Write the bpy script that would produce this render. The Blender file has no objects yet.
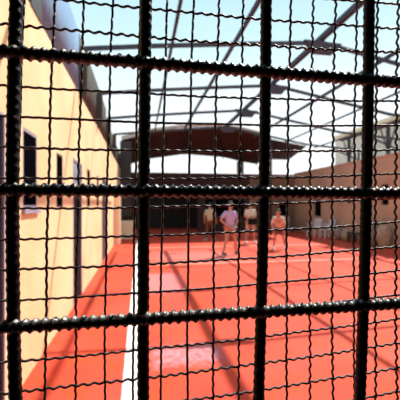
import bpy, bmesh, math, random
from mathutils import Vector, Matrix
random.seed(7)
PI = math.pi
C = bpy.context.scene.collection
S = bpy.context.scene
EYE = 1.6
# ------------------------------------------------------------------ camera
cam_d = bpy.data.cameras.new('camera'); cam = bpy.data.objects.new('camera', cam_d); C.objects.link(cam)
cam.location = (0, 0, EYE)
cam.rotation_euler = (PI/2, 0, -math.atan(60/350.0))
cam_d.sensor_width = 36.0; cam_d.lens = 36.0*350/400; cam_d.shift_y = 5/400.0
cam_d.clip_start = 0.05; cam_d.clip_end = 300
cam_d.dof.use_dof = True; cam_d.dof.focus_distance = 0.55; cam_d.dof.aperture_fstop = 8.0
S.camera = cam
# ------------------------------------------------------------------ sky, sun, exposure
W = bpy.data.worlds.new('sky'); S.world = W; W.use_nodes = True
nt = W.node_tree; nt.nodes.clear()
tc = nt.nodes.new('ShaderNodeTexCoord'); sx = nt.nodes.new('ShaderNodeSeparateXYZ'); rp = nt.nodes.new('ShaderNodeValToRGB')
bg = nt.nodes.new('ShaderNodeBackground'); wo = nt.nodes.new('ShaderNodeOutputWorld')
nt.links.new(tc.outputs['Generated'], sx.inputs[0]); nt.links.new(sx.outputs['Z'], rp.inputs[0])
nt.links.new(rp.outputs[0], bg.inputs[0]); nt.links.new(bg.outputs[0], wo.inputs[0])
cr = rp.color_ramp
cr.elements[0].position = 0.0; cr.elements[0].color = (0.98, 1.0, 1.0, 1)
cr.elements[1].position = 1.0; cr.elements[1].color = (0.22, 0.5, 0.8, 1)
e = cr.elements.new(0.28); e.color = (0.84, 0.95, 1.0, 1)
e = cr.elements.new(0.42); e.color = (0.60, 0.84, 0.93, 1)
e = cr.elements.new(0.58); e.color = (0.44, 0.72, 0.84, 1)
bg.inputs[1].default_value = 1.0
SUN = Vector((0.55, 0.52, 1.0)).normalized()
sd = bpy.data.lights.new('sun', 'SUN'); sd.energy = 5.6; sd.angle = math.radians(0.8); sd.color = (1.0, 0.95, 0.86)
so = bpy.data.objects.new('sun', sd); C.objects.link(so); so.rotation_euler = SUN.to_track_quat('Z', 'Y').to_euler(); so.location = (10, 10, 20)
S.view_settings.view_transform = 'Standard'; S.view_settings.look = 'None'
S.view_settings.exposure = 0.25; S.view_settings.gamma = 1.0; S.view_settings.use_curve_mapping = False

# ------------------------------------------------------------------ materials
def mat(name, col, rough=0.7, metal=0.0, var=0.12, scale=6.0, bump=0.0, bscale=40.0, col2=None, spec=0.5):
    m = bpy.data.materials.new(name); m.use_nodes = True
    n = m.node_tree.nodes; L = m.node_tree.links; b = n['Principled BSDF']
    b.inputs['Roughness'].default_value = rough; b.inputs['Metallic'].default_value = metal
    b.inputs['Specular IOR Level'].default_value = spec
    t = n.new('ShaderNodeTexCoord'); no = n.new('ShaderNodeTexNoise'); no.inputs['Scale'].default_value = scale; no.inputs['Detail'].default_value = 5
    L.new(t.outputs['Object'], no.inputs['Vector'])
    r = n.new('ShaderNodeValToRGB'); L.new(no.outputs['Fac'], r.inputs[0])
    c2 = col2 or tuple(c*(1-var) for c in col)
    r.color_ramp.elements[0].position = 0.35; r.color_ramp.elements[0].color = (*c2, 1)
    r.color_ramp.elements[1].position = 0.65; r.color_ramp.elements[1].color = (*[min(1, c*(1+var*0.5)) for c in col], 1)
    L.new(r.outputs[0], b.inputs['Base Color'])
    if bump:
        n2 = n.new('ShaderNodeTexNoise'); n2.inputs['Scale'].default_value = bscale; n2.inputs['Detail'].default_value = 6
        L.new(t.outputs['Object'], n2.inputs['Vector'])
        bp = n.new('ShaderNodeBump'); bp.inputs['Strength'].default_value = bump; bp.inputs['Distance'].default_value = 0.02
        L.new(n2.outputs['Fac'], bp.inputs['Height']); L.new(bp.outputs[0], b.inputs['Normal'])
    return m
M = {}
M['yellow'] = mat('yellow_plaster', (0.86, 0.64, 0.37), 0.9, var=0.10, scale=1.2, bump=0.3, bscale=25, col2=(0.81, 0.56, 0.29))
M['brown_wall'] = mat('brown_plaster', (0.52, 0.32, 0.21), 0.9, var=0.16, scale=1.0, bump=0.3, bscale=25)
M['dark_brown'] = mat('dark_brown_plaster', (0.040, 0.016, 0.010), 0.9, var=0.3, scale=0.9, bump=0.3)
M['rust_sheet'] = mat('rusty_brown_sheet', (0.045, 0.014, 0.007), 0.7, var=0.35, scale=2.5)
M['lavender'] = mat('pale_lavender_sheet', (0.20, 0.30, 0.44), 0.95, spec=0.05, var=0.08, scale=1.5)
M['olive'] = mat('olive_grey_sheet', (0.10, 0.10, 0.085), 0.95, spec=0.05, var=0.15, scale=1.5)
M['steel'] = mat('grey_roof_steel', (0.07, 0.075, 0.09), 0.8, metal=0.0, spec=0.1, var=0.15, scale=5)
M['pale_steel'] = mat('pale_purlin_steel', (0.055, 0.07, 0.10), 0.8, metal=0.0, spec=0.1, var=0.1, scale=5)
M['dark_steel'] = mat('dark_steel', (0.025, 0.022, 0.022), 0.6, var=0.2, scale=6)
M['bar'] = mat('black_rebar_steel', (0.07, 0.068, 0.065), 0.40, spec=1.0, metal=0.12, var=0.3, scale=60, bump=0.15, bscale=300)
M['vbar'] = mat('black_painted_bar_steel', (0.012, 0.011, 0.011), 0.5, spec=0.25, metal=0.0, var=0.3, scale=60, bump=0.15, bscale=300)
M['wire'] = mat('dull_wire_steel', (0.035, 0.025, 0.025), 0.5, spec=0.5, metal=0.0, var=0.35, scale=80)
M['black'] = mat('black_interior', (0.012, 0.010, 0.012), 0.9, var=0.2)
M['room'] = mat('dark_room_paint', (0.02, 0.018, 0.017), 0.95, var=0.2, spec=0.1)
M['glass'] = mat('dark_window_glass', (0.003, 0.003, 0.005), 0.5, var=0.1, spec=0.0)
M['sky_glass'] = mat('sky_tinted_glass', (0.22, 0.27, 0.36), 0.3, var=0.1)  # sky reflection in the door transom, painted in as blue-grey base colour
M['lilac_frame'] = mat('lilac_grey_window_frame', (0.34, 0.31, 0.40), 0.6, var=0.1)
M['door_dark'] = mat('dark_door_paint', (0.012, 0.009, 0.013), 0.8, spec=0.1, var=0.25, scale=3)
M['door_mauve'] = mat('mauve_grey_door_paint', (0.06, 0.045, 0.07), 0.6, var=0.2, scale=3)
M['cream'] = mat('cream_plaster', (0.85, 0.72, 0.50), 0.9, var=0.08, scale=2)
M['beige'] = mat('beige_render', (0.80, 0.70, 0.58), 0.9, var=0.12, scale=0.8)
M['white_plastic'] = mat('white_plastic', (0.75, 0.75, 0.78), 0.4, var=0.05)
M['sack'] = mat('tan_sackcloth', (0.42, 0.30, 0.20), 0.95, var=0.3, scale=12, bump=0.5, bscale=60)
M['sack2'] = mat('grey_brown_sackcloth', (0.30, 0.23, 0.19), 0.95, var=0.3, scale=12, bump=0.5, bscale=60)
M['skin'] = mat('skin', (0.52, 0.27, 0.18), 0.55, var=0.08)
M['hair'] = mat('black_hair', (0.012, 0.009, 0.008), 0.6, var=0.3, scale=60)
M['eye'] = mat('eye', (0.02, 0.015, 0.012), 0.2)
M['lip'] = mat('lips', (0.38, 0.13, 0.11), 0.5)

def floor_material():
    m = bpy.data.materials.new('red_court_paint'); m.use_nodes = True
    n = m.node_tree.nodes; L = m.node_tree.links; b = n['Principled BSDF']
    b.inputs['Roughness'].default_value = 0.75; b.inputs['Specular IOR Level'].default_value = 0.25
    t = n.new('ShaderNodeTexCoord'); s = n.new('ShaderNodeSeparateXYZ'); L.new(t.outputs['Object'], s.inputs[0])
    def mth(op, a, b_=None, c=None):
        q = n.new('ShaderNodeMath'); q.operation = op; q.use_clamp = op in ('MULTIPLY',)
        for k, v in enumerate((a, b_, c)):
            if v is None: continue
            if isinstance(v, (int, float)): q.inputs[k].default_value = v
            else: L.new(v, q.inputs[k])
        return q.outputs[0]
    def noise(sc, det=4):
        q = n.new('ShaderNodeTexNoise'); q.inputs['Scale'].default_value = sc; q.inputs['Detail'].default_value = det
        L.new(t.outputs['Object'], q.inputs['Vector']); return q.outputs['Fac']
    X, Y = s.outputs['X'], s.outputs['Y']
    edge = noise(9.0)
    def band(v, c, hw, soft, amp=0.0):      # 1 inside |v-c|<hw
        d = mth('ABSOLUTE', mth('SUBTRACT', v, c))
        if amp: d = mth('ADD', d, mth('MULTIPLY_ADD', edge, amp, -amp*0.5))
        q = n.new('ShaderNodeMapRange'); q.inputs[1].default_value = hw-soft; q.inputs[2].default_value = hw+soft
        q.inputs[3].default_value = 1; q.inputs[4].default_value = 0; L.new(d, q.inputs[0]); return q.outputs[0]
    def box(cx, cy, hx, hy, soft=0.01, amp=0.0): return mth('MULTIPLY', band(X, cx, hx, soft, amp), band(Y, cy, hy, soft, amp))
    def mix(fac, a, col):
        q = n.new('ShaderNodeMix'); q.data_type = 'RGBA'
        L.new(fac, q.inputs[0]); L.new(a, q.inputs[6]); q.inputs[7].default_value = (*col, 1); return q.outputs[2]
    r = n.new('ShaderNodeValToRGB'); L.new(noise(1.3, 6), r.inputs[0])
    r.color_ramp.elements[0].position = 0.35; r.color_ramp.elements[0].color = (0.58, 0.050, 0.024, 1)
    r.color_ramp.elements[1].position = 0.62; r.color_ramp.elements[1].color = (0.66, 0.076, 0.042, 1)
    c = r.outputs[0]
    q = n.new('ShaderNodeMapRange'); q.inputs[1].default_value = .42; q.inputs[2].default_value = .66; q.inputs[4].default_value = .9; L.new(noise(2.6, 3), q.inputs[0])
    c = mix(q.outputs[0], c, (0.64, 0.058, 0.012))
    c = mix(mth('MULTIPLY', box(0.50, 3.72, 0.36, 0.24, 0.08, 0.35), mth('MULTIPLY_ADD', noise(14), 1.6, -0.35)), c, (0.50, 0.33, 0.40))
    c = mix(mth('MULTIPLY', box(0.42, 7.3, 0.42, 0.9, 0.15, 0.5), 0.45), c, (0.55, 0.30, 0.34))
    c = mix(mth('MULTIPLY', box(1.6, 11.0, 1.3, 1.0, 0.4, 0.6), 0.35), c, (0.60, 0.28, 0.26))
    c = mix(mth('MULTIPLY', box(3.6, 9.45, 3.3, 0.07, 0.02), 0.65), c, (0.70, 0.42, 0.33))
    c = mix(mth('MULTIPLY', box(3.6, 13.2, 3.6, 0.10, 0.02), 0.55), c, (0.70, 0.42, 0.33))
    c = mix(mth('MULTIPLY', box(4.2, 6.9, 0.035, 6.0, 0.01), 0.0), c, (0.70, 0.42, 0.33))
    c = mix(box(-0.085, 8.0, 0.068, 8.3, 0.006, 0.012), c, (0.85, 0.83, 0.80))
    L.new(c, b.inputs['Base Color'])
    bp = n.new('ShaderNodeBump'); bp.inputs['Strength'].default_value = 0.2; bp.inputs['Distance'].default_value = 0.01
    L.new(noise(60), bp.inputs['Height']); L.new(bp.outputs[0], b.inputs['Normal'])
    return m
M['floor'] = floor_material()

# ------------------------------------------------------------------ mesh helpers
class MB:
    def __init__(s): s.v = []; s.f = []
    def add(s, vs, fs):
        o = len(s.v); s.v += [tuple(p) for p in vs]; s.f += [tuple(i+o for i in f) for f in fs]; return s
    def box(s, a, b, bev=0):
        x0, y0, z0 = a; x1, y1, z1 = b
        return s.add([(x0,y0,z0),(x1,y0,z0),(x1,y1,z0),(x0,y1,z0),(x0,y0,z1),(x1,y0,z1),(x1,y1,z1),(x0,y1,z1)],
                     [(0,3,2,1),(4,5,6,7),(0,1,5,4),(1,2,6,5),(2,3,7,6),(3,0,4,7)])
    def beam(s, p, q, w, h, up=(0,0,1)):    # rectangular bar from p to q
        p = Vector(p); q = Vector(q); d = (q-p).normalized(); u = Vector(up)
        sd_ = d.cross(u).normalized(); u = sd_.cross(d).normalized()
        vs = [c + sd_*(w/2*a) + u*(h/2*b) for c in (p, q) for a, b in ((-1,-1),(1,-1),(1,1),(-1,1))]
        return s.add(vs, [(0,1,2,3),(7,6,5,4),(0,4,5,1),(1,5,6,2),(2,6,7,3),(3,7,4,0)])
    def tube(s, pts, r, n=8, radf=None):
        pts = [Vector(p) for p in pts]; vs = []; fs = []; k = len(pts); ref = None
        for i, p in enumerate(pts):
            d = (pts[min(i+1, k-1)] - pts[max(i-1, 0)]).normalized()
            if ref is None: ref = Vector((0,1,0)) if abs(d.y) < 0.9 else Vector((1,0,0))
            a = (ref - d*ref.dot(d)).normalized(); b = d.cross(a); ref = a
            rr = r[i] if isinstance(r, (list, tuple)) else r
            for j in range(n):
                t = 2*PI*j/n; q = rr + (radf(i, t) if radf else 0)
                vs.append(p + a*(math.cos(t)*q) + b*(math.sin(t)*q))
        for i in range(k-1):
            for j in range(n):
                fs.append((i*n+j, i*n+(j+1)%n, (i+1)*n+(j+1)%n, (i+1)*n+j))
        fs.append(tuple(range(n-1, -1, -1))); fs.append(tuple((k-1)*n+j for j in range(n)))
        return s.add(vs, fs)
    def ball(s, c, r, nu=14, nv=9, f=None):
        rx, ry, rz = r if isinstance(r, (tuple, list)) else (r, r, r); vs = [(c[0], c[1], c[2]-rz)]; fs = []
        for i in range(1, nv):
            a = -PI/2 + PI*i/nv
            for j in range(nu):
                t = 2*PI*j/nu; p = Vector((math.cos(a)*math.cos(t), math.cos(a)*math.sin(t), math.sin(a)))
                k = f(p) if f else 1
                vs.append((c[0]+rx*p.x*k, c[1]+ry*p.y*k, c[2]+rz*p.z*k))
        vs.append((c[0], c[1], c[2]+rz)); top = len(vs)-1
        for j in range(nu):
            fs.append((0, 1+(j+1)%nu, 1+j)); fs.append((top, top-nu+j, top-nu+(j+1)%nu))
            for i in range(nv-2):
                a0 = 1+i*nu
                fs.append((a0+j, a0+(j+1)%nu, a0+nu+(j+1)%nu, a0+nu+j))
        return s.add(vs, fs)
    def build(s, name, m, parent=None, smooth=False, bevel=0):
        me = bpy.data.meshes.new(name); me.from_pydata(s.v, [], s.f); me.update()
        bm = bmesh.new(); bm.from_mesh(me); bmesh.ops.recalc_face_normals(bm, faces=bm.faces)
        if bevel: bmesh.ops.bevel(bm, geom=bm.edges[:], offset=bevel, segments=2, affect='EDGES', profile=0.5)
        bm.to_mesh(me); bm.free()
        if smooth:
            for p in me.polygons: p.use_smooth = True
        me.materials.append(m); o = bpy.data.objects.new(name, me); C.objects.link(o)
        if parent: o.parent = parent
        return o
def struct(o, label=None):
    o['kind'] = 'structure'
    if label: o['label'] = label
    return o
def thing(name, label, cat, loc=(0,0,0), rz=0, group=None):
    o = bpy.data.objects.new(name, None); C.objects.link(o); o.location = loc; o.rotation_euler = (0,0,rz); o.empty_display_size = 0.1
    return tag(o, label, cat, group)
def tag(o, label, cat, group=None):
    o['label'] = label; o['category'] = cat
    if group: o['group'] = group
    return o
def holed(axis, c0, c1, a0, a1, z0, z1, holes):   # wall slab with rectangular openings; axis 'x': slab thickness c0..c1 in x, runs along y
    us = sorted({a0, a1, *[h[0] for h in holes], *[h[1] for h in holes]}); zs = sorted({z0, z1, *[h[2] for h in holes], *[h[3] for h in holes]})
    vs = {}; fs = []; V = []
    def inside(u, z): return a0 < u < a1 and z0 < z < z1 and not any(h[0] < u < h[1] and h[2] < z < h[3] for h in holes)
    def vid(u, z, c):
        k = (u, z, c)
        if k not in vs: vs[k] = len(V); V.append((c, u, z) if axis == 'x' else (u, c, z))
        return vs[k]
    for i in range(len(us)-1):
        for j in range(len(zs)-1):
            u0, u1, w0, w1 = us[i], us[i+1], zs[j], zs[j+1]; mu, mz = (u0+u1)/2, (w0+w1)/2
            if not inside(mu, mz): continue
            for c in (c0, c1): fs.append((vid(u0,w0,c), vid(u1,w0,c), vid(u1,w1,c), vid(u0,w1,c)))
            e_ = 1e-4
            if not inside(u0-e_, mz): fs.append((vid(u0,w0,c0), vid(u0,w1,c0), vid(u0,w1,c1), vid(u0,w0,c1)))
            if not inside(u1+e_, mz): fs.append((vid(u1,w0,c0), vid(u1,w1,c0), vid(u1,w1,c1), vid(u1,w0,c1)))
            if not inside(mu, w0-e_): fs.append((vid(u0,w0,c0), vid(u1,w0,c0), vid(u1,w0,c1), vid(u0,w0,c1)))
            if not inside(mu, w1+e_): fs.append((vid(u0,w1,c0), vid(u1,w1,c0), vid(u1,w1,c1), vid(u0,w1,c1)))
    mb = MB(); mb.v = V; mb.f = fs; return mb

# ------------------------------------------------------------------ the court shell
XL, XR, YF, YN = -1.03, 9.35, 20.2, 0.52
HW = 3.46
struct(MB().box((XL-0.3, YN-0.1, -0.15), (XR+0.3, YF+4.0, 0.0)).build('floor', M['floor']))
DZ = 2.28
wl_open = [(1.45, 2.92, 0, 2.30), (3.34, 3.78, 1.57, DZ+0.02), (4.62, 4.98, 1.57, DZ-0.02), (5.72, 6.55, 0, 2.34),
           (7.18, 7.60, 1.57, 2.32), (8.75, 9.15, 1.57, 2.32), (9.94, 11.05, 0, 2.36)]
struct(holed('x', XL-0.28, XL, YN, YF, 0, HW, wl_open).build('wall_left', M['yellow']))
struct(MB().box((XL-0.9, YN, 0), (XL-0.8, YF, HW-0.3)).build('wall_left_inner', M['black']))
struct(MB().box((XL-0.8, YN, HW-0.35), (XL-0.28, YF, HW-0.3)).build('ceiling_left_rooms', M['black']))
struct(MB().box((XL-0.34, YN+.02, HW), (XL, YF, HW+0.05)).build('trim_1', M['yellow']))
def window(n, y0, y1, z0, z1, fm, gm, sill=True):

    fr = MB(); t = 0.03; x0, x1 = XL-0.03, XL-0.002
    fr.box((x0,y0,z0),(x1,y0+t,z1)).box((x0,y1-t,z0),(x1,y1,z1)).box((x0,y0+t,z0),(x1,y1-t,z0+t)).box((x0,y0+t,z1-t),(x1,y1-t,z1))
    if n == 1: fr.box((x0+.005,y0+t,z0+t),(x1-.004,y0+.09,z1-t))
    if n > 2: fr.box((x0+.01,(y0+y1)/2-.012,z0+t),(x1-.01,(y0+y1)/2+.012,z1-t))
    w = struct(fr.build('window_%d' % n, fm))
    MB().box((x0+.02,y0+t,z0+t),(x0+.03,y1-t,z1-t)).build('pane', gm, w)
    if sill: MB().box((XL-0.004,y0-.03,z0-.05),(XL+0.03,y1+.03,z0)).build('sill', M['lilac_frame'], w)
window(1, 3.34, 3.78, 1.57, 2.30, M['lilac_frame'], M['glass'])
window(2, 4.62, 4.98, 1.57, 2.26, M['dark_steel'], M['glass'], False)
window(3, 7.18, 7.60, 1.57, 2.32, M['dark_steel'], M['glass'], False)
window(4, 8.75, 9.15, 1.57, 2.32, M['dark_steel'], M['glass'], False)
def door(n, y0, y1, z1, fm, pm, transom=None):
    fr = MB(); t = 0.04 if n == 2 else 0.022; x0, x1 = XL-0.05, XL+0.004
    fr.box((x0,y0,0),(x1,y0+t,z1)).box((x0,y1-t,0),(x1,y1,z1)).box((x0,y0+t,z1-t),(x1,y1-t,z1))
    top = z1-t
    if transom: fr.box((x0,y0+t,1.93),(x1,y1-t,1.97)); top = 1.93
    d = struct(fr.build('door_%d' % n, fm))
    x0 = XL-.084
    p = MB().box((x0+.03,y0+t,.01),(x0+.07,y1-t,top))
    for za, zb in ((.15, .85), (1.0, top-.15)):
        p.box((x0+.07,y0+t+.1,za),(x0+.078,y1-t-.1,zb))
    pl = p.build('door_leaf', pm, d)
    MB().tube([(x0+.07,y0+t+.06,1.02),(x0+.12,y0+t+.06,1.02),(x0+.12,y0+t+.17,1.02)], .009).build('door_handle', M['pale_steel'], pl, True)
    if transom: MB().box((x0+.06,y0+t,1.97),(x0+.07,y1-t,z1-t)).build('pane', transom, d)
door(1, 1.45, 2.92, 2.30, M['lilac_frame'], M['door_dark'])
door(2, 5.72, 6.55, 2.34, M['lilac_frame'], M['door_dark'], M['sky_glass'])
door(3, 9.94, 11.05, 2.36, M['door_mauve'], M['door_mauve'])
# far wall: brown, with a wide dark bay and small openings
fo = [(-0.35, 3.35, 0, 2.35), (3.75, 6.2, 0.9, 2.0), (6.9, 7.6, 0.75, 1.85), (8.35, 8.95, 0.75, 1.75)]
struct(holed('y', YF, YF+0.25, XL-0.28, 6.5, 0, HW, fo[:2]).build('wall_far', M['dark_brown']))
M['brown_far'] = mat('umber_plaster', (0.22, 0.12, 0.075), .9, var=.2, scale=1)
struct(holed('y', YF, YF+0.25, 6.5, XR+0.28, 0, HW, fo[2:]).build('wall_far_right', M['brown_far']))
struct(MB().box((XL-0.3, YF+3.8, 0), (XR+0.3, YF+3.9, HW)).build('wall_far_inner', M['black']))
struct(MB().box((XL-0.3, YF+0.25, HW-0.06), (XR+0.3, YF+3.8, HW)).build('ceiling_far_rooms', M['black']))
ww = MB()
for a0, a1, z0, z1 in fo[1:]:
    n_ = max(1, round((a1-a0)/0.8))
for k, (a0, a1, z0, z1) in enumerate(fo[1:]):
    fr = MB(); t = .05
    fr.box((a0,YF+.08,z0),(a0+t,YF+.14,z1)).box((a1-t,YF+.08,z0),(a1,YF+.14,z1)).box((a0+t,YF+.08,z0),(a1-t,YF+.14,z0+t)).box((a0+t,YF+.08,z1-t),(a1-t,YF+.14,z1))
    w = struct(fr.build('window_%d' % (5+k), M['dark_steel'])); MB().box((a0+t,YF+.1,z0+t),(a1-t,YF+.11,z1-t)).build('pane', M['glass'], w)
# right wall
ro = [(17.0, 17.8, 1.0, 1.92), (14.35, 14.75, 1.68, 2.02), (11.95, 12.4, 1.60, 2.40), (9.0, 9.5, 1.6, 2.2)]
struct(holed('x', XR, XR+0.25, YN, YF, 0, HW+.02, ro).build('wall_right', M['brown_wall']))
struct(MB().box((XR-.03, YN+.02, HW+.02), (XR+0.28, YF, HW+0.08)).build('trim_2', M['brown_wall']))
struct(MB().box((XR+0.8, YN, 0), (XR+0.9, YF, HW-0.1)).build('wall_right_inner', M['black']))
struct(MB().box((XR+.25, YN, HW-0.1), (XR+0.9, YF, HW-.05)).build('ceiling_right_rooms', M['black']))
for k, (a0, a1, z0, z1) in enumerate(ro):
    fr = MB(); t = .04; x0 = XR+.08
    fr.box((x0,a0,z0),(x0+.05,a0+t,z1)).box((x0,a1-t,z0),(x0+.05,a1,z1)).box((x0,a0+t,z0),(x0+.05,a1-t,z0+t)).box((x0,a0+t,z1-t),(x0+.05,a1-t,z1))
    w = struct(fr.build('window_%d' % (8+k), M['dark_steel'])); MB().box((x0+.02,a0+t,z0+t),(x0+.03,a1-t,z1-t)).build('pane', M['glass'], w)

# ------------------------------------------------------------------ the dark room the photograph is taken from
OX0, OX1, OZ0, OZ1 = -0.345, 0.70, EYE-0.52, EYE+0.56
struct(holed('y', YN-0.10, YN, -2.2, 2.6, 0, 3.0, [(OX0, OX1, OZ0, OZ1)]).build('wall_near', M['room']))
struct(MB().box((-2.2,-3.0,-.05),(2.6,YN-.1,0)).build('floor_inside', M['room']))
struct(MB().box((-2.2,-3.0,3.0),(2.6,YN,3.1)).build('ceiling', M['room']))
struct(MB().box((-2.3,-3.0,0),(-2.2,YN,3.0)).build('wall_inside_left', M['room']))
struct(MB().box((2.6,-3.0,0),(2.7,YN,3.0)).build('wall_inside_right', M['room']))
struct(MB().box((-2.3,-3.1,0),(2.7,-3.0,3.0)).build('wall_back', M['room']))
# outer face of the building the room belongs to, closing the near end of the court
struct(MB().box((2.7, YN-.1, 0), (XR+.3, YN, 3.0)).build('wall_near_outside', M['cream']))

# ------------------------------------------------------------------ window grille
G = thing('window_grille', 'black iron window grille of thick ribbed bars backed by crimped wire mesh, filling the foreground', 'grille', (0.18, 0.5, EYE))
GO = Vector((0.18, 0.5, EYE))
def rib(p, amp, step):
    def f(i, t):
        s = (i*step/p + t/(2*PI)) % 1.0
        return amp*(math.sin(PI*min(1, s/0.62))**1.2 if s < 0.62 else 0)
    return f
vb = [(-0.0003, 0.033, -0.3435), (0.061, 0.0008, -0.1668), (0.0169, 0.0067, 0.0052), (-0.0249, 0.0206, 0.1823), (-0.030, 0.0261, 0.3516), (-0.03, 0.028, 0.520), (-0.03, 0.028, 0.690)]
step = 0.0015
for a, b, c in vb[1:6]:
    N = int(1.06/step); pts = []
    for i in range(N+1):
        z = -0.52+1.08*i/N; pts.append(Vector((a*z*z+b*z+c, 0.5, EYE+z))-GO)
    MB().tube(pts, 0.0081, 14, rib(0.0125, 0.0008, step)).build('vertical_bar', M['vbar'], G, True)
hb = [(-0.0091, 0.376), (-0.0091, 0.198), (-0.0016, 0.0194), (0.0074, -0.1584), (0.015, -0.336)]
for a, b in hb:
    N = int(1.045/step); pts = []
    for i in range(N+1):
        x = OX0+1.045*i/N; pts.append(Vector((x, 0.493, EYE+a*x+b))-GO)
    MB().tube(pts, 0.0073, 16, rib(0.0122, 0.0029, step)).build('horizontal_bar', M['bar'], G, True)
fr = MB()
for p, q in (((OX0+.012,.5,OZ0),(OX0+.012,.5,OZ1)),((OX1-.012,.5,OZ0),(OX1-.012,.5,OZ1)),((OX0,.5,OZ0+.012),(OX1,.5,OZ0+.012)),((OX0,.5,OZ1-.012),(OX1,.5,OZ1-.012))):
    fr.beam(Vector(p)-GO, Vector(q)-GO, .024, .024, (0,1,0))
fr.build('outer_frame', M['vbar'], G)
def colx(i, z): return -0.12588+0.0398*i-8e-5*i*i+0.0219*z+0.0315*z*z-0.00133*i*z
def rowz(j, x): return 0.28549-0.04131*j-0.00695*x+0.0503*x*x+0.00317*j*x
pit = 0.0405; YM = 0.5145
for i in range(-5, 22):
    pts = []; N = 430
    if not (OX0+.01 < colx(i, 0) < OX1-.01): continue
    for k in range(N+1):
        z = OZ0-EYE + (OZ1-OZ0)*k/N; j = (0.28549-z)/0.0413 + 0.0
        ph = PI*(j+i)*5
        pts.append(Vector((colx(i, z)+0.0003*math.sin(ph+i*1.7)+0.0005*math.sin(z*31+i*2.1), YM+0.0017*math.cos(ph), EYE+z))-GO)
    MB().tube(pts, 0.00182, 6).build('vertical_wire', M['wire'], G, True)
for j in range(-7, 20):
    pts = []; N = 430
    if not (OZ0-EYE+.01 < rowz(j, 0) < OZ1-EYE-.01): continue
    for k in range(N+1):
        x = OX0 + (OX1-OX0)*k/N; i = (x+0.12588)/0.0385
        ph = PI*(j+i)*5
        pts.append(Vector((x, YM-0.0017*math.cos(ph), EYE+min(OZ1-EYE-.003, rowz(j, x))+0.0005*math.sin(ph+j*1.3)+0.0004*math.sin(x*27+j*2.7)))-GO)
    MB().tube(pts, 0.00182, 6).build('horizontal_wire', M['wire'], G, True)

# ------------------------------------------------------------------ steel roof over the court
prof = [(-1.0, 2.74), (0.2, 2.88), (1.9, 3.05), (3.55, 3.20), (5.2, 2.90), (7.0, 2.58), (9.45, 2.40)]
def zroof(x):
    for (xa, za), (xb, zb) in zip(prof, prof[1:]):
        if x <= xb: return EYE+za+(zb-za)*(x-xa)/(xb-xa)
    return EYE+prof[-1][1]
ordn = ['nearest', 'second', 'third', 'fourth', 'farthest']
for k, Y in enumerate((3.74, 6.4, 8.9, 11.4, 13.95)):
    t = thing('roof_frame', '', 'roof frame', (3.55, Y, EYE+3.2), 0, 'steel frames spanning the court roof')
    t['label'] = ['grey steel roof frame nearest the grille, its beam above the top of the photo', 'grey steel roof frame crossing highest in the photo, beam unbroken from cladding to ridge joint',
                  'grey steel roof frame second from the top of the photo', 'grey steel roof frame third from the top of the photo, in front of the last open frame',
                  'farthest grey steel roof frame, just in front of the brown canopy'][k]
    O = Vector((3.55, Y, EYE+3.2))
    def P(x, z): return Vector((x, Y, EYE+z))-O
    a = MB(); b = MB()
    for (xa, za), (xb, zb) in zip(prof, prof[1:]):
        (a if xb <= 3.55 else b).beam(P(xa, za), P(xb, zb), .03, .08)
    a.build('left_rafter', M['steel'], t); b.build('right_rafter', M['steel'], t)
    g = MB()
    g.add([P(3.15, 3.22)+Vector((0,s_*.05,0)) for s_ in (-1,)]+[P(3.95, 3.19)+Vector((0,-.05,0)), P(3.75, 2.98)+Vector((0,-.05,0)), P(3.35, 2.98)+Vector((0,-.05,0))]
          + [P(3.15, 3.22)+Vector((0,.05,0)), P(3.95, 3.19)+Vector((0,.05,0)), P(3.75, 2.98)+Vector((0,.05,0)), P(3.35, 2.98)+Vector((0,.05,0))],
          [(0,1,2,3),(4,7,6,5),(0,4,5,1),(1,5,6,2),(2,6,7,3),(3,7,4,0)])
    g.build('ridge_plate', M['steel'], t)
    MB().beam(P(XL+(.06 if k else -.04), 1.91), P(XL+(.06 if k else -.04), 2.76), *((.10, .36) if k == 0 else (.12, .12)), (0,1,0)).build('post', M['olive'] if k else M['dark_steel'], t)
    MB().beam(P(XR+.1, 1.96), P(XR+.1, 2.42), .06, .06, (0,1,0)).build('post', M['steel'], t)
    s_ = MB().beam(P(XR+.1, 1.98), P(XR-1.1, 2.42), .05, .05); s_.build('brace', M['steel'], t)
# purlins: run the length of the court on top of the frames
pur = [(0.59, .05, .06, 'steel roof purlin nearest the yellow wall'), (1.80, .055, .075, 'steel roof purlin between the yellow wall side and the ridge'),
       (3.55, .095, .10, 'steel ridge beam along the highest line of the roof'), (5.0, .05, .07, 'steel roof purlin just right of the ridge beam'),
       (6.3, .035, .045, 'steel roof purlin second to the right of the ridge beam'), (7.8, .035, .045, 'steel roof purlin nearest the brown right-hand wall')]
for x, w, h, lab in pur:
    z = zroof(x)+.055+h/2
    o = MB().beam((0,-5.9,0), (0,5.9,0), w, h).build('ridge_beam' if x == 3.55 else 'roof_purlin', M['pale_steel']); o.location = (x, 9.0-.1, z)
    tag(o, lab, 'roof beam', 'lengthwise beams of the court roof')
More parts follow.
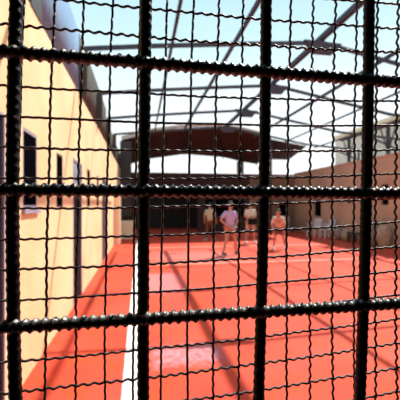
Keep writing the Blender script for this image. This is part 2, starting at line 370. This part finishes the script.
# cladding above the left wall
def corr(y0, y1, z0, z1, m, name, lab):
    vs = []; fs = []; N = int((y1-y0)/0.035)
    for i in range(N+1):
        y = y0+(y1-y0)*i/N; dx = 0.005*math.sin(2*PI*y/0.16)
        vs += [(XL-.012+dx, y, z0), (XL-.012+dx, y, z1), (XL-.020+dx, y, z0), (XL-.020+dx, y, z1)]
    for i in range(N):
        q = 4*i; fs += [(q, q+4, q+5, q+1), (q+2, q+3, q+7, q+6), (q+1, q+5, q+7, q+3), (q, q+2, q+6, q+4)]
    mb = MB(); mb.add(vs, fs)
    o = mb.build(name, m, None, True); tag(o, lab, 'cladding', 'cladding sheets above the yellow wall'); return o
ys = [3.95, 6.35, 8.85, 11.35, 13.9, 16.5, 20.1]
labs = ['pale lavender corrugated sheet above the yellow wall, nearest and largest', 'olive grey corrugated sheet just beyond the lavender one', 'olive grey corrugated sheet above the wall between second and third posts',
        'olive grey corrugated sheet above the mauve door', 'olive grey corrugated sheet last before the canopy', 'olive grey corrugated sheet farthest along the yellow wall']
for k in range(6):
    corr(ys[k]+.01, ys[k+1]-.01, HW+.05, EYE+(3.0 if k < 3 else 2.72), M['lavender'] if k == 0 else M['olive'], 'cladding_sheet', labs[k])

# ------------------------------------------------------------------ brown canopy over the far end
cn = thing('canopy', 'dark rusty brown canopy roof over the far end of the court', 'canopy', (2.8, 19, EYE+3))
cnear = [(-.9, 3.2), (.5, 3.63), (2.2, 3.9), (3.8, 4.05), (5.1, 3.9), (6.0, 3.72), (6.8, 3.49), (8.8, 3.17)]
cfar = [(-.9, 2.3), (.5, 2.72), (2.55, 3.05), (4.9, 2.93), (6.1, 2.67), (7.0, 2.55), (7.6, 2.85), (9.1, 2.85)]
def cstrip(pa, ya, pb, yb, th):
    mb = MB(); vs = []; fs = []
    for (xa, za), (xb, zb) in zip(pa, pb):
        for x, y, z in ((xa, ya, za), (xb, yb, zb)):
            vs += [(x-2.8, y-19, z-3), (x-2.8, y-19, z-3-th)]
    n = len(pa)
    for i in range(n-1):
        q = 4*i
        fs += [(q, q+4, q+6, q+2), (q+1, q+3, q+7, q+5), (q, q+1, q+5, q+4), (q+2, q+6, q+7, q+3)]
    fs += [(0,2,3,1), (4*(n-1), 4*(n-1)+1, 4*(n-1)+3, 4*(n-1)+2)]
    mb.add(vs, fs); return mb
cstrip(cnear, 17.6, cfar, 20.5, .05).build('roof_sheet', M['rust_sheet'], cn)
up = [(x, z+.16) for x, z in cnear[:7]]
cstrip(up, 17.5, up, 17.58, .15).build('fascia', mat('sunlit_edge_cream', (0.40, 0.34, 0.26), .8), cn)  # sunlit top edge of the canopy put into this strip's cream colour
for (x, z) in (cnear[0], cnear[6]):
    MB().tube([(x-2.8+.05, 17.7-19, -EYE-3), (x-2.8+.05, 17.7-19, z-3-.08)], .07, 10).build('post', M['dark_steel'], cn, True)
for (xa, za), (xb, zb) in list(zip(cnear, cfar))[1:-1]:
    MB().beam((xa-2.8, 17.65-19, za-.10-3), (xb-2.8, 20.4-19, zb-.10-3), .06, .09).build('roof_beam', M['dark_steel'], cn)
MB().box((-.97-2.8, 17.62-19, -.55-3), (-.42-2.8, 17.72-19, 3.15-3)).build('side_panel', M['dark_steel'], cn)
MB().box((5.75-2.8, 20.3-19, 1.9-3), (6.15-2.8, 20.42-19, 2.62-3)).build('wall_strut', M['olive'], cn)
# eave posts with braces on the brown wall
for y, lab in ((14.67, 'dark steel post with slanting braces on the brown wall, left one of the two'), (12.1, 'dark steel post with slanting braces on the brown wall, right one of the two')):
    t = thing('wall_post', lab, 'post', (XR+.1, y, HW+.08), 0, 'braced posts standing on the brown wall')
    MB().beam((0,0,0), (0,0,1.08), .11, .11, (0,1,0)).build('post', M['dark_steel'], t)
    for k in (-1, 1): MB().beam((0,0,.1), (0,k*.42,1.05), .04, .04, (1,0,0)).build('brace', M['dark_steel'], t)
o = MB().box((-.05, -3.2, 0), (.05, 3.2, .11)).build('eave_beam', M['dark_steel']); o.location = (XR+.1, 12.1, HW+1.17)
tag(o, 'dark steel eave beam carried on the braced posts above the brown wall', 'beam')

# ------------------------------------------------------------------ building beyond the right wall
bl = thing('building', 'pale beige building rising behind the brown right-hand wall', 'building', (14, 20, 0))
MB().box((-1.8, -9.5, 0), (4, 0.4, 5.75)).build('wall', M['beige'], bl)
MB().box((-1.95, -9.65, 5.75), (4.1, 0.5, 5.92)).build('roof_parapet', M['cream'], bl)

# ------------------------------------------------------------------ small things along the walls
o = MB().box((-.12, -.2, 0), (.12, .2, 1.95)).build('pillar', M['cream'], bevel=.01); o.location = (XL+.125, 14.6, 0)
tag(o, 'short cream pillar against the yellow wall near its far end', 'pillar')
o = MB().box((-.32, -.35, 0), (.32, .35, .85)).build('cream_block', M['cream'], bevel=.02); o.location = (-.62, 17.0, 0)
tag(o, 'low cream block on the floor at the far left corner', 'block')

o = MB().box((-.5,-.3,0),(.5,.3,.95)).build('storage_box', mat('grey_box_paint', (.33,.30,.31), .6), bevel=.03); o.location = (8.0, 19.3, 0)
tag(o, 'low grey storage box against the far brown wall by the corner', 'box')
def chair(name, label, loc, rz, m, group):
    t = thing(name, label, 'chair', loc, rz, group)
    MB().box((-.22,-.22,.42),(.22,.22,.45)).build('seat', m, t, bevel=.008)
    for x in (-1, 1):
        MB().beam((x*.24,-.25,0),(x*.20,-.20,.42),.04,.035,(0,1,0)).build('leg', m, t)
        MB().beam((x*.24,.27,0),(x*.20,.20,.42),.04,.035,(0,1,0)).build('leg', m, t)
        MB().tube([(x*.21,-.2,.43),(x*.25,-.2,.64),(x*.26,0,.66),(x*.24,.22,.66)],.018,8).build('armrest', m, t, True)
    b = MB(); 
    b.beam((-.2,.21,.44),(-.22,.30,.88),.035,.03,(0,1,0)); b.beam((.2,.21,.44),(.22,.30,.88),.035,.03,(0,1,0))
    b.beam((-.22,.30,.87),(.22,.30,.87),.03,.06)
    for k in range(4): b.beam((-.12+.08*k,.215,.45),(-.12+.08*k,.295,.85),.045,.012,(0,1,0))
    b.build('backrest', m, t); return t
chair('plastic_chair', 'white plastic chair against the brown wall, left one of the pair', (8.72, 16.55, 0), 1.9+PI, M['white_plastic'], 'white plastic chairs by the brown wall')
chair('plastic_chair', 'white plastic chair against the brown wall, right one of the pair', (8.82, 15.5, 0), 1.6+PI, M['white_plastic'], 'white plastic chairs by the brown wall')

def sack(label, loc, r, h, m, seed):
    rnd = random.Random(seed); ph = [rnd.random()*6 for _ in range(4)]
    t = thing('sack', label, 'sack', loc, 0, 'sacks along the foot of the brown wall')
    def f(p): return 1+.07*math.sin(3*math.atan2(p.y, p.x)+ph[0])+.05*math.sin(5*p.z+ph[1])
    MB().ball((0,0,h*.46), (r, r*.85, h*.48), 20, 14, lambda p: f(p)*(1.0 if p.z > -.5 else 1.02)).build('body', m, t, True)
    MB().tube([(0,0,h*.88),(0.01,0,h*.95),(0.02,.01,h*1.02),(.03,.02,h*1.1)], [r*.42, r*.17, r*.2, r*.42], 12).build('tied_neck', m, t, True)
for lab, x, y, r, h, m in (('tall tan sack leaning by the brown wall, nearest of the row', 9.0, 11.75, .27, .98, 'sack'),
                        ('grey brown sack standing beside the tall tan sack', 9.0, 12.35, .27, .92, 'sack2'),
                        ('small tan sack slumped by the wall between chairs and tall sacks', 8.98, 14.1, .24, .55, 'sack'),
                        ('small grey brown sack slumped next to the white chairs', 8.98, 14.75, .24, .62, 'sack2')):
    sack(lab, (x, y, 0), r, h, M[m], x+y)
for lab, y in (('long dark bench with slatted seat along the brown wall by the small sacks', 13.35),):
    t = thing('bench', lab, 'bench', (9.0, y, 0))
    for k in range(3): MB().box((-.2+.14*k, -.55, .40), (-.08+.14*k, .55, .43)).build('seat_slat', M['dark_steel'], t)
    for yy in (-.45, .45):
        MB().box((-.18, yy-.03, 0), (-.12, yy+.03, .40)).build('leg', M['dark_steel'], t); MB().box((.12, yy-.03, 0), (.18, yy+.03, .40)).build('leg', M['dark_steel'], t)

# ------------------------------------------------------------------ people
def skin_mesh(name, pts, edges, m, parent, sub=2, root=0):
    me = bpy.data.meshes.new(name); me.from_pydata([p[0] for p in pts], edges, []); me.update()
    o = bpy.data.objects.new(name, me); C.objects.link(o)
    sk = o.modifiers.new('skin', 'SKIN'); sk.use_smooth_shade = True
    lay = me.skin_vertices[0].data if me.skin_vertices else None
    if lay is None:
        bm = bmesh.new(); bm.from_mesh(me); l = bm.verts.layers.skin.verify()
        bm.to_mesh(me); bm.free(); lay = me.skin_vertices[0].data
    for i, p in enumerate(pts):
        r = p[1]; lay[i].radius = r if isinstance(r, tuple) else (r, r); lay[i].use_root = (i == root)
    sb = o.modifiers.new('sub', 'SUBSURF'); sb.levels = sub; sb.render_levels = sub
    dg = bpy.context.evaluated_depsgraph_get(); nm = bpy.data.meshes.new_from_object(o.evaluated_get(dg))
    bpy.data.objects.remove(o); nm.name = name
    for p in nm.polygons: p.use_smooth = True
    nm.materials.clear(); nm.materials.append(m)
    q = bpy.data.objects.new(name, nm); C.objects.link(q); q.parent = parent; return q
def person(label, loc, rz, shirt, legs, shoe, bend=0.0, spread=.12, arms='down', trousers=False, hgt=1.62, crouch=0.0):
    """faces -Y locally"""
    t = thing('person', label, 'person', loc, rz, None); k = hgt/1.7; t.scale = (k, k, k)
    hipz = .92-crouch
    ca, sa = math.cos(bend), math.sin(bend)
    hy = .10*sa*2.2
    def B(x, y, z):       # torso space (origin at hips) leaning forward to -Y
        return Vector((x, hy + y*ca - z*sa, hipz + y*sa*0 + z*ca + (-y)*0))
    pts = []; E = []
    def add(p, r, to=None):
        pts.append((tuple(p), r)); i = len(pts)-1
        if to is not None: E.append((to, i))
        return i
    pel = add(B(0,0,0), (.15,.105)); wa = add(B(0,0,.17), (.135,.09), pel); ch = add(B(0,0,.36), (.16,.105), wa)
    nk0 = add(B(0,0,.50), (.09,.07), ch); nk = add(B(0,-.01,.57), (.052,.055), nk0)
    hb_ = B(0,-.02,.63); hd0 = add(hb_, (.062,.07), nk); hd1 = add(hb_+Vector((0,-.012,.09)), (.074,.092), hd0); hd2 = add(hb_+Vector((0,0,.165)), (.062,.075), hd1)
    head = hb_+Vector((0,-.012,.09))
    J = {}
    hands = []
    for s_ in (-1, 1):
        hp = add(B(s_*.09, 0, -.03), .088, pel)
        kn = Vector((s_*(.09+spread*.5), hy-.05-crouch*.9, .50-crouch*.35)); an = Vector((s_*(.09+spread), hy+.02*0+.03, .08))
        up = add(tuple(pts[hp][0][i]*.45+kn[i]*.55 for i in range(3)), .072, hp); kk = add(kn, .053, up)
        cf = add(kn.lerp(an, .35)+Vector((0,.015,0)), .052, kk); a_ = add(an, .034, cf); he = add(an+Vector((0,0,-.045)), .034, a_)
        ft = add(an+Vector((0,-.11,-.05)), .032, he); add(an+Vector((0,-.19,-.058)), .022, ft)
        sh = add(B(s_*.17, 0, .46), .062, ch)
        S_ = Vector(pts[sh][0])
        if arms == 'down': el = S_+Vector((s_*.09, .02, -.27)); wr = el+Vector((s_*.03, -.07, -.23))
        elif arms == 'knees': el = S_+Vector((s_*.07, -.02, -.24)); wr = kn+Vector((s_*.02, -.05, .09)); 
        elif arms == 'hips': el = S_+Vector((s_*.17, .06, -.22)); wr = Vector((s_*.20, hy-.04, hipz+.07))
        elif arms == 'front': el = S_+Vector((s_*.06, -.02, -.26)); wr = el+Vector((-s_*.12, -.20, .0))
        ua = add(S_.lerp(el, .5), .046, sh); e_ = add(el, .037, ua); fa = add(el.lerp(wr, .4), .036, e_); w_ = add(wr, .025, fa)
        d = (wr-el).normalized(); side = d.cross(Vector((1,0,0)) if abs(d.x) < .7 else Vector((0,0,1))).normalized()
        pm = add(wr+d*.045, (.033,.018), w_); pe = add(wr+d*.08, (.034,.016), pm)
        hands.append((wr, d, side, s_)); J[s_] = (S_, el, wr, kn, an, Vector(pts[hp][0]))
    body = skin_mesh('body', pts, E, M['skin'], t, 2, pel)
    # fingers: five on each hand, curled
    for wr, d, side, s_ in hands:
        inn = d.cross(side).normalized()*(-1 if d.cross(side).x*s_ > 0 else 1)
        fm_ = MB()
        for q, (off, ln) in enumerate(((-.025,.06),(-.009,.07),(.008,.066),(.024,.052))):
            b0 = wr+d*.075+side*off; fm_.tube([b0, b0+d*ln*.5+inn*.006, b0+d*ln*.85+inn*.022, b0+d*ln*.95+inn*.035], [.009,.0085,.008,.006], 7)
        b0 = wr+d*.03+side*(-.03); fm_.tube([b0, b0+d*.025-side*.02+inn*.01, b0+d*.055-side*.024+inn*.022], [.012,.010,.007], 7)
        fm_.build('fingers', M['skin'], body, True)
    # face
    fc = MB(); fc.tube([head+Vector((0,-.085,.02)), head+Vector((0,-.112,-.018)), head+Vector((0,-.088,-.028))], [.008,.015,.01], 8); fc.build('nose', M['skin'], body, True)
    for s_ in (-1, 1):
        MB().ball(head+Vector((s_*.031,-.083,.02)), (.012,.007,.006), 10, 6).build('eye', M['eye'], body, True)
        MB().ball(head+Vector((s_*.077,.008,.0)), (.012,.022,.032), 10, 7).build('ear', M['skin'], body, True)
    MB().ball(head+Vector((0,-.086,-.048)), (.025,.008,.007), 10, 6).build('mouth', M['lip'], body, True)
    MB().ball(head+Vector((0,.022,.035)), (.086,.098,.098), 20, 14, lambda p: 1.0 if (p.y > -.15 or p.z > .55) else .72).build('hair', M['hair'], t, True)
    # shirt
    sp = [(B(0,0,-.04), (.175,.125)), (B(0,0,.17), (.16,.112)), (B(0,0,.36), (.182,.125)), (B(0,0,.49), (.105,.085))]; se = [(0,1),(1,2),(2,3)]
    for s_ in (-1, 1):
        S_, el = J[s_][0], J[s_][1]; n_ = len(sp)
        sp += [(S_, .078), (S_.lerp(el, .55), .066), (S_.lerp(el, .85), .064)]; se += [(2, n_), (n_, n_+1), (n_+1, n_+2)]
    skin_mesh('shirt', [(tuple(a), b) for a, b in sp], se, shirt, t, 2, 0)
    pp = [(B(0,0,.02), (.165,.118))]; pe_ = []
    for s_ in (-1, 1):
        hp, kn, an = J[s_][5], J[s_][3], J[s_][4]; n_ = len(pp)
        pp += [(hp+Vector((0,0,-.03)), .105), (hp.lerp(kn, .55), .093), (hp.lerp(kn, .88), .084)]; pe_ += [(0, n_), (n_, n_+1), (n_+1, n_+2)]
        if trousers:
            pp += [(kn.lerp(an, .5), .068), (kn.lerp(an, .95), .060)]; pe_ += [(n_+2, n_+3), (n_+3, n_+4)]
    skin_mesh('trousers' if trousers else 'shorts', [(tuple(a), b) for a, b in pp], pe_, legs, t, 2, 0)
    for s_ in (-1, 1):
        an = J[s_][4]
        sh_ = MB().ball((an.x, an.y-.075, .05), (.052,.15,.052), 16, 10, lambda p: 1.0 if p.z > 0 else .96)
        sh = sh_.build('shoe', shoe, t, True)
        MB().box((an.x-.048, an.y-.215, 0), (an.x+.048, an.y+.065, .018)).build('sole', M['white_plastic'], sh, bevel=.006)
    return t
def cloth(n, c): return mat(n, c, .9, var=.12, scale=10)
person('person in a pale olive shirt and brown trousers standing farthest back', (3.13, 15.6, 0), 2.6, cloth('olive_shirt', (.45,.46,.30)), cloth('brown_trousers', (.17,.07,.04)), cloth('grey_shoe', (.5,.45,.4)), trousers=True, hgt=1.66)
pB = person('person in a lavender shirt standing with legs apart and hands on hips', (2.85, 10.9, 0), .35, cloth('lavender_shirt', (.50,.40,.62)), cloth('tan_shorts', (.50,.24,.18)), cloth('brown_shoe', (.10,.05,.04)), spread=.17, arms='hips', hgt=1.66)
pC = person('person in a cream shirt holding a dark bag in front', (4.52, 14.0, 0), .1, cloth('cream_shirt', (.72,.66,.48)), cloth('sand_shorts', (.55,.42,.32)), cloth('pale_shoe', (.75,.7,.65)), arms='front', hgt=1.68)
pD = person('person in a pale cream shirt bending forward with hands on knees and white shoes', (4.92, 11.9, 0), -.5, cloth('pale_cream_shirt', (.68,.58,.44)), cloth('maroon_shorts', (.22,.06,.04)), cloth('white_shoe', (.85,.85,.85)), bend=.75, arms='knees', crouch=.12, hgt=1.68)
bag = thing('bag', 'dark bag with a handle held by the person in the cream shirt', 'bag', (4.50, 13.62, .80))
MB().box((-.20,-.07,0),(.20,.07,.26)).build('bag_body', M['door_dark'], bag, bevel=.03)
MB().tube([(-.09,0,.25),(-.08,0,.33),(0,0,.36),(.08,0,.33),(.09,0,.25)], .012, 8).build('handle', M['dark_steel'], bag, True)
